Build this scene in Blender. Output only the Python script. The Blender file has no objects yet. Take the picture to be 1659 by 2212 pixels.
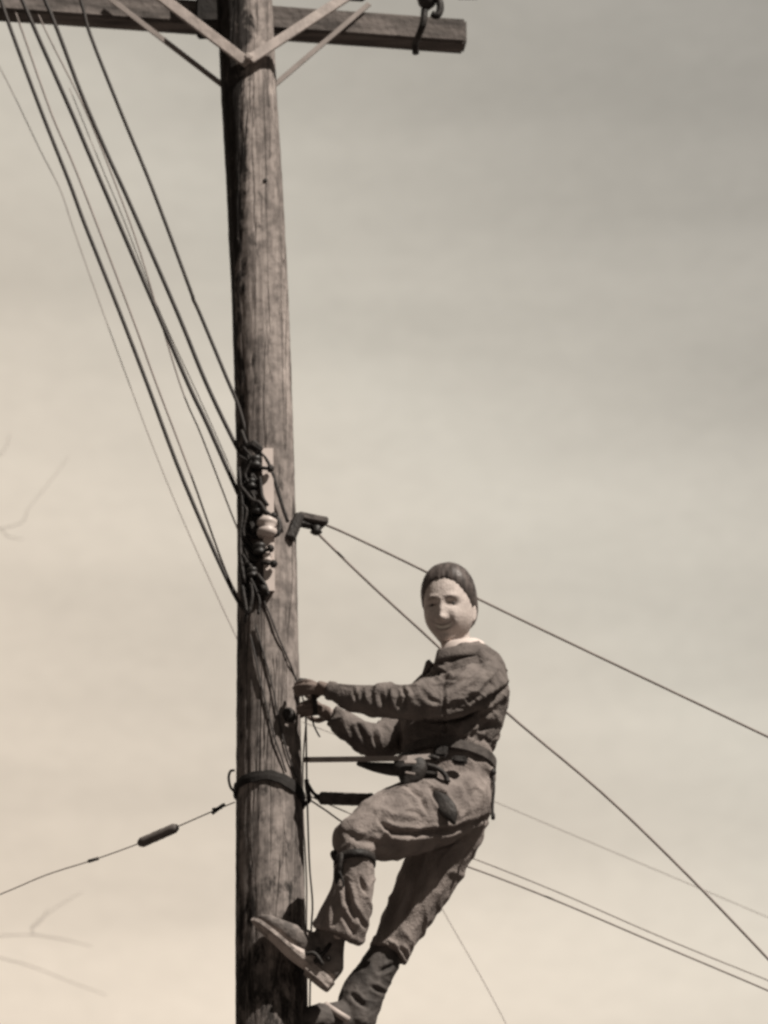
import bpy, bmesh, math, random
import numpy as np
from mathutils import Vector, Matrix, noise as mnoise
R = math.radians
random.seed(7)
SC = bpy.context.scene
COL = SC.collection

# ------------------------------------------------------------------ camera
FPX = 9240.0                      # focal length in pixels of a 1659 x 2212 frame
CAM = Vector((0.37, -12.0, 1.6))
PITCH = R(25.0)
cam_data = bpy.data.cameras.new('camera')
cam = bpy.data.objects.new('camera', cam_data); COL.objects.link(cam)
cam.location = CAM
cam.rotation_euler = (R(90) + PITCH, 0, 0)
cam_data.sensor_fit = 'VERTICAL'; cam_data.sensor_height = 36.0
cam_data.lens = 36.0 * FPX / 2212.0
cam_data.clip_start = 0.1; cam_data.clip_end = 5000
cam_data.dof.use_dof = True
cam_data.dof.focus_distance = 12.0
cam_data.dof.aperture_fstop = 4.0
SC.camera = cam

# ------------------------------------------------------------------ light
SUN_EL, SUN_AZ = R(47), R(49)     # azimuth measured from the camera side towards the right
sun_dir = Vector((math.sin(SUN_AZ) * math.cos(SUN_EL), -math.cos(SUN_AZ) * math.cos(SUN_EL), math.sin(SUN_EL)))
sd = bpy.data.lights.new('sun', 'SUN'); sd.energy = 5.0; sd.angle = R(0.6); sd.color = (1.0, 0.93, 0.84)
sun = bpy.data.objects.new('sun', sd); COL.objects.link(sun)
sun.rotation_euler = sun_dir.to_track_quat('Z', 'Y').to_euler()
sun.location = (8, -8, 14)

world = bpy.data.worlds.new('World'); SC.world = world; world.use_nodes = True
wn, wl = world.node_tree.nodes, world.node_tree.links
wn.clear()
wo = wn.new('ShaderNodeOutputWorld'); bg = wn.new('ShaderNodeBackground')
sky = wn.new('ShaderNodeTexSky'); sky.sky_type = 'NISHITA'; sky.sun_disc = False
sky.sun_elevation = SUN_EL; sky.sun_rotation = math.pi - SUN_AZ
sky.dust_density = 4.0; sky.air_density = 1.0
bw = wn.new('ShaderNodeRGBToBW'); wl.new(sky.outputs[0], bw.inputs[0])
pw = wn.new('ShaderNodeMath'); pw.operation = 'POWER'; pw.inputs[1].default_value = 0.22
wl.new(bw.outputs[0], pw.inputs[0])
tc = wn.new('ShaderNodeTexCoord')
# thin cloud veil: long soft bands
mp = wn.new('ShaderNodeMapping'); mp.inputs['Scale'].default_value = (4, 4, 26)
mp.inputs['Rotation'].default_value = (0, R(-3), 0)
wl.new(tc.outputs['Generated'], mp.inputs['Vector'])
nz = wn.new('ShaderNodeTexNoise'); nz.inputs['Scale'].default_value = 1.0; nz.inputs['Detail'].default_value = 4
nz.inputs['Roughness'].default_value = 0.5
wl.new(mp.outputs[0], nz.inputs['Vector'])
rg = wn.new('ShaderNodeMapRange'); rg.inputs[1].default_value = 0.3; rg.inputs[2].default_value = 0.7
rg.inputs[3].default_value = 0.85; rg.inputs[4].default_value = 1.10
wl.new(nz.outputs['Fac'], rg.inputs[0])
# broad veil: brighter low on the left, greyer high on the right
def vdir(px, py):
    f = Vector((0, math.cos(PITCH), math.sin(PITCH))); u = Vector((0, -math.sin(PITCH), math.cos(PITCH)))
    return (Vector((1, 0, 0)) * (px - 829.5) - u * (py - 1106) + f * FPX).normalized()
axis = (vdir(100, 1750) - vdir(1600, 200)).normalized()
mid = vdir(829, 1106)
dot = wn.new('ShaderNodeVectorMath'); dot.operation = 'DOT_PRODUCT'; dot.inputs[1].default_value = axis
wl.new(tc.outputs['Generated'], dot.inputs[0])
vr = wn.new('ShaderNodeMapRange'); vr.interpolation_type = 'SMOOTHSTEP'
c0 = mid.dot(axis)
vr.inputs[1].default_value = c0 - 0.19; vr.inputs[2].default_value = c0 + 0.15
wl.new(dot.outputs['Value'], vr.inputs[0])
tint = wn.new('ShaderNodeValToRGB'); tint.color_ramp.elements.new(0.5)
for e_, (p_, c_) in zip(tint.color_ramp.elements, ((0.0, (0.325, 0.307, 0.275, 1)), (0.5, (0.56, 0.518, 0.445, 1)), (1.0, (0.67, 0.575, 0.47, 1)))):
    e_.position = p_; e_.color = c_
wl.new(vr.outputs[0], tint.inputs[0])
nf = wn.new('ShaderNodeTexNoise'); nf.inputs['Scale'].default_value = 260; nf.inputs['Detail'].default_value = 5; nf.inputs['Roughness'].default_value = 0.8
mf = wn.new('ShaderNodeMapping'); mf.inputs['Scale'].default_value = (0.6, 0.6, 1.3); mf.inputs['Rotation'].default_value = (0, R(-6), 0)
wl.new(tc.outputs['Generated'], mf.inputs['Vector']); wl.new(mf.outputs[0], nf.inputs['Vector'])
fr_ = wn.new('ShaderNodeMapRange'); fr_.inputs[1].default_value = 0.3; fr_.inputs[2].default_value = 0.7; fr_.inputs[3].default_value = 0.955; fr_.inputs[4].default_value = 1.045
wl.new(nf.outputs['Fac'], fr_.inputs[0])
m0 = wn.new('ShaderNodeMath'); m0.operation = 'MULTIPLY'; wl.new(fr_.outputs[0], m0.inputs[0]); wl.new(rg.outputs[0], m0.inputs[1])
m1 = wn.new('ShaderNodeMath'); m1.operation = 'MULTIPLY'; wl.new(pw.outputs[0], m1.inputs[0]); wl.new(m0.outputs[0], m1.inputs[1])
mx = wn.new('ShaderNodeMixRGB'); mx.blend_type = 'MULTIPLY'; mx.inputs[0].default_value = 1
wl.new(tint.outputs[0], mx.inputs[1]); wl.new(m1.outputs[0], mx.inputs[2])
# sky dimmed away from the view direction, added to cut ambient and deepen shadows
dz_ = wn.new('ShaderNodeVectorMath'); dz_.operation = 'DOT_PRODUCT'; dz_.inputs[1].default_value = mid
wl.new(tc.outputs['Generated'], dz_.inputs[0])
dr = wn.new('ShaderNodeMapRange'); dr.interpolation_type = 'SMOOTHSTEP'
dr.inputs[1].default_value = 0.62; dr.inputs[2].default_value = 0.93; dr.inputs[3].default_value = 0.14; dr.inputs[4].default_value = 1.0
wl.new(dz_.outputs['Value'], dr.inputs[0])
mz = wn.new('ShaderNodeMixRGB'); mz.blend_type = 'MULTIPLY'; mz.inputs[0].default_value = 1
wl.new(mx.outputs[0], mz.inputs[1]); wl.new(dr.outputs[0], mz.inputs[2])
wl.new(mz.outputs[0], bg.inputs['Color']); bg.inputs['Strength'].default_value = 1.0
SKYGAIN = bg
wl.new(bg.outputs[0], wo.inputs[0])
SC.view_settings.view_transform = 'Standard'; SC.view_settings.look = 'None'
SC.view_settings.exposure = 0.0; SC.view_settings.gamma = 1.0
SC.cycles.filter_width = 2.8 if hasattr(SC, 'cycles') else 1.5
SC.cycles.max_bounces = 5

# ------------------------------------------------------------------ helpers
FWD = Vector((0, math.cos(PITCH), math.sin(PITCH))); UPV = Vector((0, -math.sin(PITCH), math.cos(PITCH))); RTV = Vector((1, 0, 0))
def U(px, py, y):
    d = RTV * (px - 829.5) - UPV * (py - 1106) + FWD * FPX
    return CAM + d * ((y - CAM.y) / d.y)
def proj(co):                     # Nx3 -> Nx2 frame pixels
    v = co - np.array(CAM)
    f = v @ np.array(FWD)
    return np.stack([829.5 + FPX * (v @ np.array(RTV)) / f, 1106 - FPX * (v @ np.array(UPV)) / f], 1)
PX = 1 / 700.0

def props(o, label=None, cat=None, group=None, kind=None):
    if label: o['label'] = label
    if cat: o['category'] = cat
    if group: o['group'] = group
    if kind: o['kind'] = kind
    return o
def link(name, me, mat, parent=None):
    o = bpy.data.objects.new(name, me); COL.objects.link(o)
    if mat and not me.materials: me.materials.append(mat)
    if parent:
        o.parent = parent
        o.matrix_parent_inverse = Matrix.Translation(-parent.location)
    return o
def empty(name, loc):
    o = bpy.data.objects.new(name, None); COL.objects.link(o); o.location = loc; o.empty_display_size = 0.1
    return o
def bm_obj(name, bm, mat, parent=None, smooth=False):
    bmesh.ops.recalc_face_normals(bm, faces=bm.faces)
    me = bpy.data.meshes.new(name); bm.to_mesh(me); bm.free()
    if smooth:
        me.polygons.foreach_set('use_smooth', [True] * len(me.polygons))
    return link(name, me, mat, parent)

def catmull(pts, n=6):
    P = [np.array(p, float) for p in pts]
    if len(P) < 3:
        return [P[0] + (P[1] - P[0]) * i / n for i in range(n + 1)]
    Q = [2 * P[0] - P[1]] + P + [2 * P[-1] - P[-2]]
    out = []
    for i in range(1, len(Q) - 2):
        a, b, c, d = Q[i-1], Q[i], Q[i+1], Q[i+2]
        for k in range(n):
            t = k / n
            out.append(0.5 * ((2*b) + (-a + c)*t + (2*a - 5*b + 4*c - d)*t*t + (-a + 3*b - 3*c + d)*t**3))
    out.append(P[-1])
    return out

def ring_tube(bm, rows, seg=20, ref=(0, 1, 0), cap=True, pw_=2.0):
    """rows: (x,y,z, lateral radius, depth radius). Depth axis follows world Y."""
    rows = [np.array(r, float) for r in rows]
    rings = []
    n = len(rows)
    for i, r in enumerate(rows):
        a = rows[max(i-1, 0)][:3]; b = rows[min(i+1, n-1)][:3]
        t = Vector(b - a)
        if t.length < 1e-9: t = Vector((0, 0, 1))
        t.normalize()
        d = Vector(ref); d = d - t * d.dot(t)
        if d.length < 1e-3: d = Vector((1, 0, 0)) - t * t.x
        d.normalize(); l = t.cross(d)
        c = Vector(r[:3])
        rg_ = []
        for k in range(seg):
            an = 2 * math.pi * k / seg
            ca, sa = math.cos(an), math.sin(an)
            ca = math.copysign(abs(ca) ** (2 / pw_), ca); sa = math.copysign(abs(sa) ** (2 / pw_), sa)
            rg_.append(bm.verts.new(c + l * (ca * r[3]) + d * (sa * r[4])))
        rings.append(rg_)
    for i in range(n - 1):
        for k in range(seg):
            bm.faces.new((rings[i][k], rings[i][(k+1) % seg], rings[i+1][(k+1) % seg], rings[i+1][k]))
    if cap:
        bm.faces.new(rings[0][::-1]); bm.faces.new(rings[-1])
    return rings
def limb_rows(pts, n=6, round_ends=True):
    """pts: (px, py, y, lateral px, depth m) -> smooth rows in metres with rounded ends"""
    rows = []
    for p in pts:
        w = U(p[0], p[1], p[2]); rows.append((w.x, w.y, w.z, p[3] * PX, p[4]))
    rows = catmull(rows, n)
    if round_ends:
        def endcap(r0, r1):
            dirv = (r0[:3] - r1[:3]); L = np.linalg.norm(dirv); dirv = dirv / max(L, 1e-9)
            R_ = min(r0[3], r0[4]); out = []
            for a in (0.35, 0.7, 0.92):
                q = r0.copy(); q[:3] = r0[:3] + dirv * R_ * a
                s = math.sqrt(1 - a * a); q[3] *= s; q[4] *= s; out.append(q)
            return out
        st = endcap(rows[0], rows[1])[::-1]; en = endcap(rows[-1], rows[-2])
        rows = st + rows + en
    return rows
def wire(bm, pts, r, seg=6, n=5):
    rows = [tuple(p) + ((r, r)) for p in (catmull([tuple(q) for q in pts], n) if len(pts) > 2 else [tuple(q) for q in pts])]
    return ring_tube(bm, rows, seg)
def box(bm, c, sx, sy, sz, rot=None, bev=0.0):
    m = Matrix.Translation(Vector(c)) @ (rot.to_4x4() if rot is not None else Matrix.Identity(4)) @ Matrix.Diagonal((sx, sy, sz, 1))
    g = bmesh.ops.create_cube(bm, size=1, matrix=m)
    if bev:
        es = list({e for v in g['verts'] for e in v.link_edges})
        bmesh.ops.bevel(bm, geom=es, offset=bev, segments=2, affect='EDGES')
def lathe(bm, base, axis_, prof, seg=18):
    q = Vector((0, 0, 1)).rotation_difference(Vector(axis_).normalized())
    rings = []
    for (h, r) in prof:
        rings.append([bm.verts.new(Vector(base) + q @ Vector((r * math.cos(2*math.pi*k/seg), r * math.sin(2*math.pi*k/seg), h))) for k in range(seg)])
    for i in range(len(rings) - 1):
        for k in range(seg):
            bm.faces.new((rings[i][k], rings[i][(k+1) % seg], rings[i+1][(k+1) % seg], rings[i+1][k]))
    bm.faces.new(rings[0][::-1]); bm.faces.new(rings[-1])

def evaluate(o):
    dg = bpy.context.evaluated_depsgraph_get()
    me = bpy.data.meshes.new_from_object(o.evaluated_get(dg))
    old = o.data; o.modifiers.clear(); o.data = me; bpy.data.meshes.remove(old)
    me.polygons.foreach_set('use_smooth', [True] * len(me.polygons))
    return o
def organic(name, bm, mat, parent, voxel=0.006, smooth=6, subd=0):
    bmesh.ops.recalc_face_normals(bm, faces=bm.faces)
    me = bpy.data.meshes.new(name); bm.to_mesh(me); bm.free()
    me.materials.append(mat)
    o = link(name, me, mat, parent)
    m = o.modifiers.new('r', 'REMESH'); m.mode = 'VOXEL'; m.voxel_size = voxel
    if smooth:
        s = o.modifiers.new('s', 'SMOOTH'); s.iterations = smooth; s.factor = 0.5
    evaluate(o)
    if not o.data.materials: o.data.materials.append(mat)
    return o
def getco(o):
    a = np.empty(len(o.data.vertices) * 3, np.float64); o.data.vertices.foreach_get('co', a); return a.reshape(-1, 3)
def getno(o):
    a = np.empty(len(o.data.vertices) * 3, np.float64); o.data.vertices.foreach_get('normal', a); return a.reshape(-1, 3)
def setco(o, co):
    o.data.vertices.foreach_set('co', co.reshape(-1)); o.data.update()
def segdist(p, a, b):
    ab = b - a; t = np.clip(((p - a) @ ab) / max(ab @ ab, 1e-9), 0, 1)
    return np.linalg.norm(p - (a + t[:, None] * ab), axis=1), t
def folds(o, fl, wr=0.004, ws=(18, 18, 9), seed=0.0):
    """carve creases (polylines on the side seen) and loose-cloth wrinkles into the surface"""
    co, no = getco(o), getno(o)
    p = proj(co); view = co - np.array(CAM); view /= np.linalg.norm(view, axis=1)[:, None]
    front = np.clip(-(no * view).sum(1) * 3 + 0.3, 0, 1)
    d = np.zeros(len(co))
    for pts, w, dep in fl:
        best = np.full(len(co), 1e9); bt = np.zeros(len(co))
        n = len(pts) - 1
        for i in range(n):
            q, t = segdist(p, np.array(pts[i], float), np.array(pts[i+1], float))
            up = q < best; best[up] = q[up]; bt[up] = (i + t[up]) / n
        taper = np.sin(np.clip(bt, 0.04, 0.96) * math.pi) ** 0.5
        w = w * .82; dep = dep * 1.35
        g = np.exp(-(best / (w * (0.35 + 0.65 * taper))) ** 2) * taper
        side = np.exp(-((best - 1.9 * w) / (w * 0.9)) ** 2) * taper
        d += front * dep * (g - 0.32 * side)
    if wr:
        for i, c in enumerate(co):
            v = Vector((c[0] * ws[0] + seed, c[1] * ws[1], c[2] * ws[2]))
            a = mnoise.noise(v); b = mnoise.noise(v * 2.3 + Vector((3, 1, 4)))
            a2 = mnoise.noise(Vector((v.x * .9 + v.z * .7 + 5, v.y * .9, v.z * 1.5 - v.x * .8)))
            d[i] += wr * (max(1 - abs(a) * 5, -.4) * 0.5 + max(1 - abs(a2) * 6, -.3) * .7 + b * 0.5)
    setco(o, co + no * d[:, None])

# ------------------------------------------------------------------ materials
def mat(name, c1, c2=None, scale=(8, 8, 8), rough=0.8, bump=0.0, bscale=60, c3=None, metal=0.0, detail=6, lo=0.35, hi=0.65, spec=0.3):
    m = bpy.data.materials.new(name); m.use_nodes = True
    nt = m.node_tree; b = nt.nodes['Principled BSDF']
    b.inputs['Roughness'].default_value = rough; b.inputs['Metallic'].default_value = metal
    b.inputs['Specular IOR Level'].default_value = spec
    tc_ = nt.nodes.new('ShaderNodeTexCoord'); mp_ = nt.nodes.new('ShaderNodeMapping'); mp_.inputs['Scale'].default_value = scale
    nt.links.new(tc_.outputs['Object'], mp_.inputs['Vector'])
    n_ = nt.nodes.new('ShaderNodeTexNoise'); n_.inputs['Scale'].default_value = 1; n_.inputs['Detail'].default_value = detail
    nt.links.new(mp_.outputs[0], n_.inputs['Vector'])
    r_ = nt.nodes.new('ShaderNodeValToRGB')
    r_.color_ramp.elements[0].position = lo; r_.color_ramp.elements[0].color = (*c1, 1)
    r_.color_ramp.elements[1].position = hi; r_.color_ramp.elements[1].color = (*(c2 or c1), 1)
    if c3:
        e = r_.color_ramp.elements.new((lo + hi) / 2); e.color = (*c3, 1)
    nt.links.new(n_.outputs['Fac'], r_.inputs[0]); nt.links.new(r_.outputs[0], b.inputs['Base Color'])
    if bump:
        n2 = nt.nodes.new('ShaderNodeTexNoise'); n2.inputs['Scale'].default_value = bscale; n2.inputs['Detail'].default_value = 5
        nt.links.new(tc_.outputs['Object'], n2.inputs['Vector'])
        bp = nt.nodes.new('ShaderNodeBump'); bp.inputs['Strength'].default_value = bump; bp.inputs['Distance'].default_value = 0.01
        nt.links.new(n2.outputs['Fac'], bp.inputs['Height']); nt.links.new(bp.outputs[0], b.inputs['Normal'])
    return m
def sep(v, w=1.0):                # warm sepia grey of value v
    return (v * 1.06 * w, v * 0.92, v * 0.85)
M = {}
M['iron'] = mat('dark_iron', sep(.020), sep(.045), (30, 30, 30), 0.6, 0.4, 90)
M['wire'] = mat('weathered_wire', sep(.035), sep(.06), (20, 20, 20), 0.6)
M['thin'] = mat('dull_wire', sep(.26), sep(.34), (20, 20, 20), 0.6)
M['galv'] = mat('galvanised_steel', sep(.36), sep(.50), (25, 25, 25), 0.55, 0.2, 80)
M['porc'] = mat('white_porcelain', sep(.55), sep(.65), (10, 10, 10), 0.45, spec=0.5)
M['brownporc'] = mat('brown_porcelain', sep(.015), sep(.03), (10, 10, 10), 0.5, spec=0.5)
M['strain'] = mat('tarred_wood', sep(.06), sep(.13), (40, 40, 40), 0.8, 0.6, 60)
M['arm'] = mat('sawn_timber', sep(.07), sep(.20), (4, 30, 30), 0.85, 0.6, 50, c3=sep(.13))
M['nearblack'] = mat('near_black', sep(.018), sep(.035), (12, 12, 12), 0.8, 0.4, 50)  # near-black tone; gives the mounting block its painted shade
M['khaki'] = mat('khaki_cotton', sep(.19, 1.01), sep(.30, 1.01), (14, 14, 9), 0.95, 0.5, 130, spec=0.1)
M['jacket'] = mat('jacket_cotton', sep(.13, 1.0), sep(.215, 1.0), (15, 15, 11), 0.95, 0.5, 120, spec=0.1)
M['shirt'] = mat('pale_shirt', sep(.62), sep(.72), (10, 10, 10), 0.9, spec=0.1)
M['leather'] = mat('dark_leather', sep(.022), sep(.05), (20, 20, 20), 0.6, 0.4, 70)
M['webbing'] = mat('belt_webbing', sep(.06), sep(.12), (20, 20, 20), 0.8, 0.4, 70)
M['darkboot'] = mat('dark_boot_leather', sep(.05), sep(.13), (14, 14, 14), 0.75, 0.4, 60)
M['strap'] = mat('tan_leather', sep(.28), sep(.38), (20, 20, 20), 0.7)
M['boot'] = mat('scuffed_boot_leather', sep(.10), sep(.27), (26, 26, 26), 0.75, 0.5, 60)
M['sole'] = mat('pale_boot_sole', sep(.26), sep(.55), (34, 34, 34), 0.85, 0.7, 50)
M['sock'] = mat('pale_sock', sep(.42), sep(.55), (30, 30, 30), 0.9)
M['hair'] = mat('brown_hair', sep(.06, 1.05), sep(.14, 1.05), (80, 22, 22), 0.5, 0.0, 160, spec=0.4)
M['eye'] = mat('dark_eye', sep(.03), sep(.04), (10, 10, 10), 0.3)
M['bark'] = mat('grey_bark', sep(.34), sep(.42), (6, 6, 2), 0.9)
M['soil'] = mat('dry_ground', sep(.06), sep(.11), (0.3, 0.3, 0.3), 0.95, 0.5, 3)

def pole_material():
    m = bpy.data.materials.new('weathered_pole_wood'); m.use_nodes = True
    nt = m.node_tree; N = nt.nodes; L = nt.links; b = N['Principled BSDF']
    b.inputs['Roughness'].default_value = 0.85; b.inputs['Specular IOR Level'].default_value = 0.2
    tc_ = N.new('ShaderNodeTexCoord')
    def nz_(scale, det=6, rough=0.6, dist=0.0):
        mp_ = N.new('ShaderNodeMapping'); mp_.inputs['Scale'].default_value = scale
        L.new(tc_.outputs['Object'], mp_.inputs['Vector'])
        n_ = N.new('ShaderNodeTexNoise'); n_.inputs['Scale'].default_value = 1; n_.inputs['Detail'].default_value = det
        n_.inputs['Roughness'].default_value = rough; n_.inputs['Distortion'].default_value = dist
        L.new(mp_.outputs[0], n_.inputs['Vector']); return n_
    def ramp(src, stops):
        r_ = N.new('ShaderNodeValToRGB')
        while len(r_.color_ramp.elements) < len(stops): r_.color_ramp.elements.new(0.5)
        for e, (p, c) in zip(r_.color_ramp.elements, stops):
            e.position = p; e.color = (*c, 1) if isinstance(c, tuple) else (c, c, c, 1)
        L.new(src, r_.inputs[0]); return r_.outputs[0]
    def mixc(f, a, c, mode='MIX'):
        x = N.new('ShaderNodeMixRGB'); x.blend_type = mode
        for s, v in ((0, f), (1, a), (2, c)):
            if hasattr(v, 'is_linked') or hasattr(v, 'links'): L.new(v, x.inputs[s])
            elif isinstance(v, (int, float)): x.inputs[s].default_value = v if s == 0 else (v, v, v, 1)
            else: x.inputs[s].default_value = (*v, 1)
        return x.outputs[0]
    grain = nz_((38, 38, 1.6), 8, 0.65, 0.6)
    base = ramp(grain.outputs['Fac'], [(0.30, sep(.15)), (0.48, sep(.26)), (0.68, sep(.36))])
    blotch = nz_((7, 7, 2.6), 5, 0.6)
    base = mixc(1.0, base, ramp(blotch.outputs['Fac'], [(0.34, 0.55), (0.60, 1.2)]), 'MULTIPLY')
    # weather checks: thin dark vertical cracks
    ck = nz_((26, 26, 0.9), 2, 0.4, 0.3)
    crack = ramp(ck.outputs['Fac'], [(0.475, 0.0), (0.495, 1.0), (0.515, 0.0)])
    zone = ramp(nz_((5, 5, 1.2), 2).outputs['Fac'], [(0.50, 0.0), (0.60, 1.0)])
    base = mixc(mixc(1.0, crack, zone, 'MULTIPLY'), base, sep(.05))
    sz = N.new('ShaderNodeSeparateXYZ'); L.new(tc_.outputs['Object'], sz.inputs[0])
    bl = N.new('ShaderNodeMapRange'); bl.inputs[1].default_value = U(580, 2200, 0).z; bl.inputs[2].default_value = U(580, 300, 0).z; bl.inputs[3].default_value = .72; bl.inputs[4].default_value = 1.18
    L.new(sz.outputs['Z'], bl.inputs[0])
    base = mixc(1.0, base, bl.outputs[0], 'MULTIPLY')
    # spur cuts and tar stains: patchy, denser where linemen climb
    sx = N.new('ShaderNodeSeparateXYZ'); L.new(tc_.outputs['Object'], sx.inputs[0])
    st = nz_((22, 22, 9), 7, 0.7, 0.4)
    hr = N.new('ShaderNodeMapRange'); hr.inputs[1].default_value = U(580, 2300, 0).z; hr.inputs[2].default_value = U(580, 1650, 0).z
    hr.inputs[3].default_value = 0.15; hr.inputs[4].default_value = -0.03
    L.new(sx.outputs['Z'], hr.inputs[0])
    # left flank: stains plus its shade side, painted in as dark colour
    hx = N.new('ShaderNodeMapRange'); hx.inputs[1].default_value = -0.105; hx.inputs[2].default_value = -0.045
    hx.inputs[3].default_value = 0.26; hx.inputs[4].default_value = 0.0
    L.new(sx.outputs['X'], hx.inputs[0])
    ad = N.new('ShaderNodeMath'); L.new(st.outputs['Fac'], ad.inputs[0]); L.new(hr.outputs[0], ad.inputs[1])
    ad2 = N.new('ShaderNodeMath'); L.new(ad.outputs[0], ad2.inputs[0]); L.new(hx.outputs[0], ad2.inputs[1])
    stain_shade = ramp(ad2.outputs[0], [(0.55, 0.0), (0.66, 1.0)])
    base = mixc(stain_shade, base, sep(.035))
    mot = nz_((30, 30, 26), 6, 0.7)
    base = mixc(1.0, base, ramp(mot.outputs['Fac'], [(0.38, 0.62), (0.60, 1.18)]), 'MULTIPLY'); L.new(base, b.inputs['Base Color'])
    bp = N.new('ShaderNodeBump'); bp.inputs['Strength'].default_value = 0.9; bp.inputs['Distance'].default_value = 0.006
    hm = N.new('ShaderNodeMath'); hm.operation = 'SUBTRACT'; L.new(grain.outputs['Fac'], hm.inputs[0]); L.new(crack, hm.inputs[1])
    L.new(hm.outputs[0], bp.inputs['Height']); L.new(bp.outputs[0], b.inputs['Normal'])
    return m
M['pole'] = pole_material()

# ------------------------------------------------------------------ ground
bm = bmesh.new()
bmesh.ops.create_grid(bm, x_segments=40, y_segments=40, size=900)
for v in bm.verts: v.co.z = 0 if v.co.length < 60 else 0.8 * mnoise.noise(v.co * 0.01)
props(bm_obj('ground', bm, M['soil']), kind='structure')

# ------------------------------------------------------------------ pole
EDGE = [(-500, 447, 556), (-200, 461, 575), (0, 471, 588), (200, 478, 597), (400, 489, 610), (600, 499, 621), (800, 505, 629),
        (1000, 511, 636), (1200, 513, 641), (1400, 512, 645), (1600, 511, 650), (1800, 510, 655), (2000, 509, 660), (2212, 509, 664)]
prow = []
for py, l, r in EDGE:
    a, b_ = U(l, py, 0), U(r, py, 0)
    prow.append(((a.x + b_.x) / 2, a.z, (b_.x - a.x) / 2))
prow.sort(key=lambda t: t[1])
z0 = prow[0][1]
slope_x = (prow[1][0] - prow[0][0]) / (prow[1][1] - prow[0][1])
prow = [(prow[0][0] + slope_x * -z0 * .3, -1.2, prow[0][2] + .03), (prow[0][0] + slope_x * -z0 * .15, z0 / 2, prow[0][2] + .014)] + prow
zt = prow[-1][1]
PZ = np.array([p[1] for p in prow]); PXc = np.array([p[0] for p in prow]); PR = np.array([p[2] for p in prow])
def pole_at(z): return float(np.interp(z, PZ, PXc)), float(np.interp(z, PZ, PR))
def PS(px, py, off=0.0):          # point on the near face of the pole
    y = -0.1
    for _ in range(8):
        p = U(px, py, y); cx, r = pole_at(p.z); dx = p.x - cx
        y = -math.sqrt(max((r + off) ** 2 - dx * dx, 1e-6))
    return U(px, py, y)
pole = empty('utility_pole', (pole_at(0)[0], 0, 0))
props(pole, 'tall weathered round wooden pole with vertical cracks that the man is climbing', 'utility pole')
bm = bmesh.new(); SEG = 96
zs = list(np.arange(-1.2, 3.5, 0.15)) + list(np.arange(3.5, zt, 0.012)) + [zt]
prev = None
for z in zs:
    cx, r = pole_at(z); rg_ = []
    for k in range(SEG):
        a = 2 * math.pi * k / SEG
        v = Vector((math.cos(a), math.sin(a), 0))
        q = Vector((v.x * 3, v.y * 3, z * 0.9))
        d = 0.0045 * mnoise.noise(q) + 0.0022 * mnoise.noise(Vector((v.x * 11, v.y * 11, z * 1.3))) + 0.0016 * mnoise.noise(Vector((v.x * 16, v.y * 16, z * 22)))
        w = mnoise.noise(Vector((v.x * 5.5 + 9, v.y * 5.5, z * 0.55)))
        d -= 0.006 * math.exp(-(w / 0.022) ** 2) * (0.5 + 0.5 * mnoise.noise(Vector((v.x, v.y, z * 1.1))))
        rr = r + d
        rg_.append(bm.verts.new((cx + rr * v.x, rr * v.y, z)))
    if prev:
        for k in range(SEG): bm.faces.new((prev[k], prev[(k+1) % SEG], rg_[(k+1) % SEG], rg_[k]))
    prev = rg_
bm.faces.new(prev)
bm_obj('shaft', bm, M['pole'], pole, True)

# ------------------------------------------------------------------ crossarm + braces
yaw = R(7.7); AD = Vector((math.cos(yaw), math.sin(yaw), 0)); AN = Vector((-math.sin(yaw), math.cos(yaw), 0))
er = U(1009, 92, 0.22)            # lower front corner of the right end
AH, ADEP, ALEN = 0.095, 0.082, 2.6
carm = empty('crossarm', er - AD * (ALEN / 2))
props(carm, 'weathered squared timber crossarm bolted behind the top of the pole', 'crossarm')
Rm = Matrix.Rotation(yaw, 3, 'Z')
bm = bmesh.new()
box(bm, er - AD * (ALEN / 2) + AN * (ADEP / 2) + Vector((0, 0, AH / 2)), ALEN, ADEP, AH, Rm, 0.009)
bmesh.ops.subdivide_edges(bm, edges=[e for e in bm.edges if e.calc_length() > 1], cuts=60)
for v in bm.verts:
    v.co += Vector((0, 1, 1)) * 0.003 * mnoise.noise(Vector((v.co.x * 5, v.co.y * 9, v.co.z * 9)))
bm_obj('arm_beam', bm, M['arm'], carm)
def flatbar(a, b, w, t, mat_, name, parent, nrm=Vector((0, 1, 0))):
    a, b = Vector(a), Vector(b); d = (b - a).normalized(); n_ = (nrm - d * nrm.dot(d)).normalized(); s = d.cross(n_)
    bm = bmesh.new(); rings = []
    for q in (a, b):
        rings.append([bm.verts.new(q + s * (i * w / 2) + n_ * (j * t / 2)) for i, j in ((-1, -1), (1, -1), (1, 1), (-1, 1))])
    for k in range(4): bm.faces.new((rings[0][k], rings[0][(k+1) % 4], rings[1][(k+1) % 4], rings[1][k]))
    bm.faces.new(rings[0][::-1]); bm.faces.new(rings[1])
    bmesh.ops.bevel(bm, geom=bm.edges[:], offset=min(w, t) * .2, segments=1, affect='EDGES')
    return bm_obj(name, bm, mat_, parent)
def bolt(p, r, h, name, parent, m=None, ax=(0, -1, 0)):
    bm = bmesh.new(); lathe(bm, p, ax, [(-h, r * .5), (0, r * .5), (0, r), (h * .6, r), (h, r * .6)], 6)
    return bm_obj(name, bm, m or M['iron'], parent)
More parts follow.
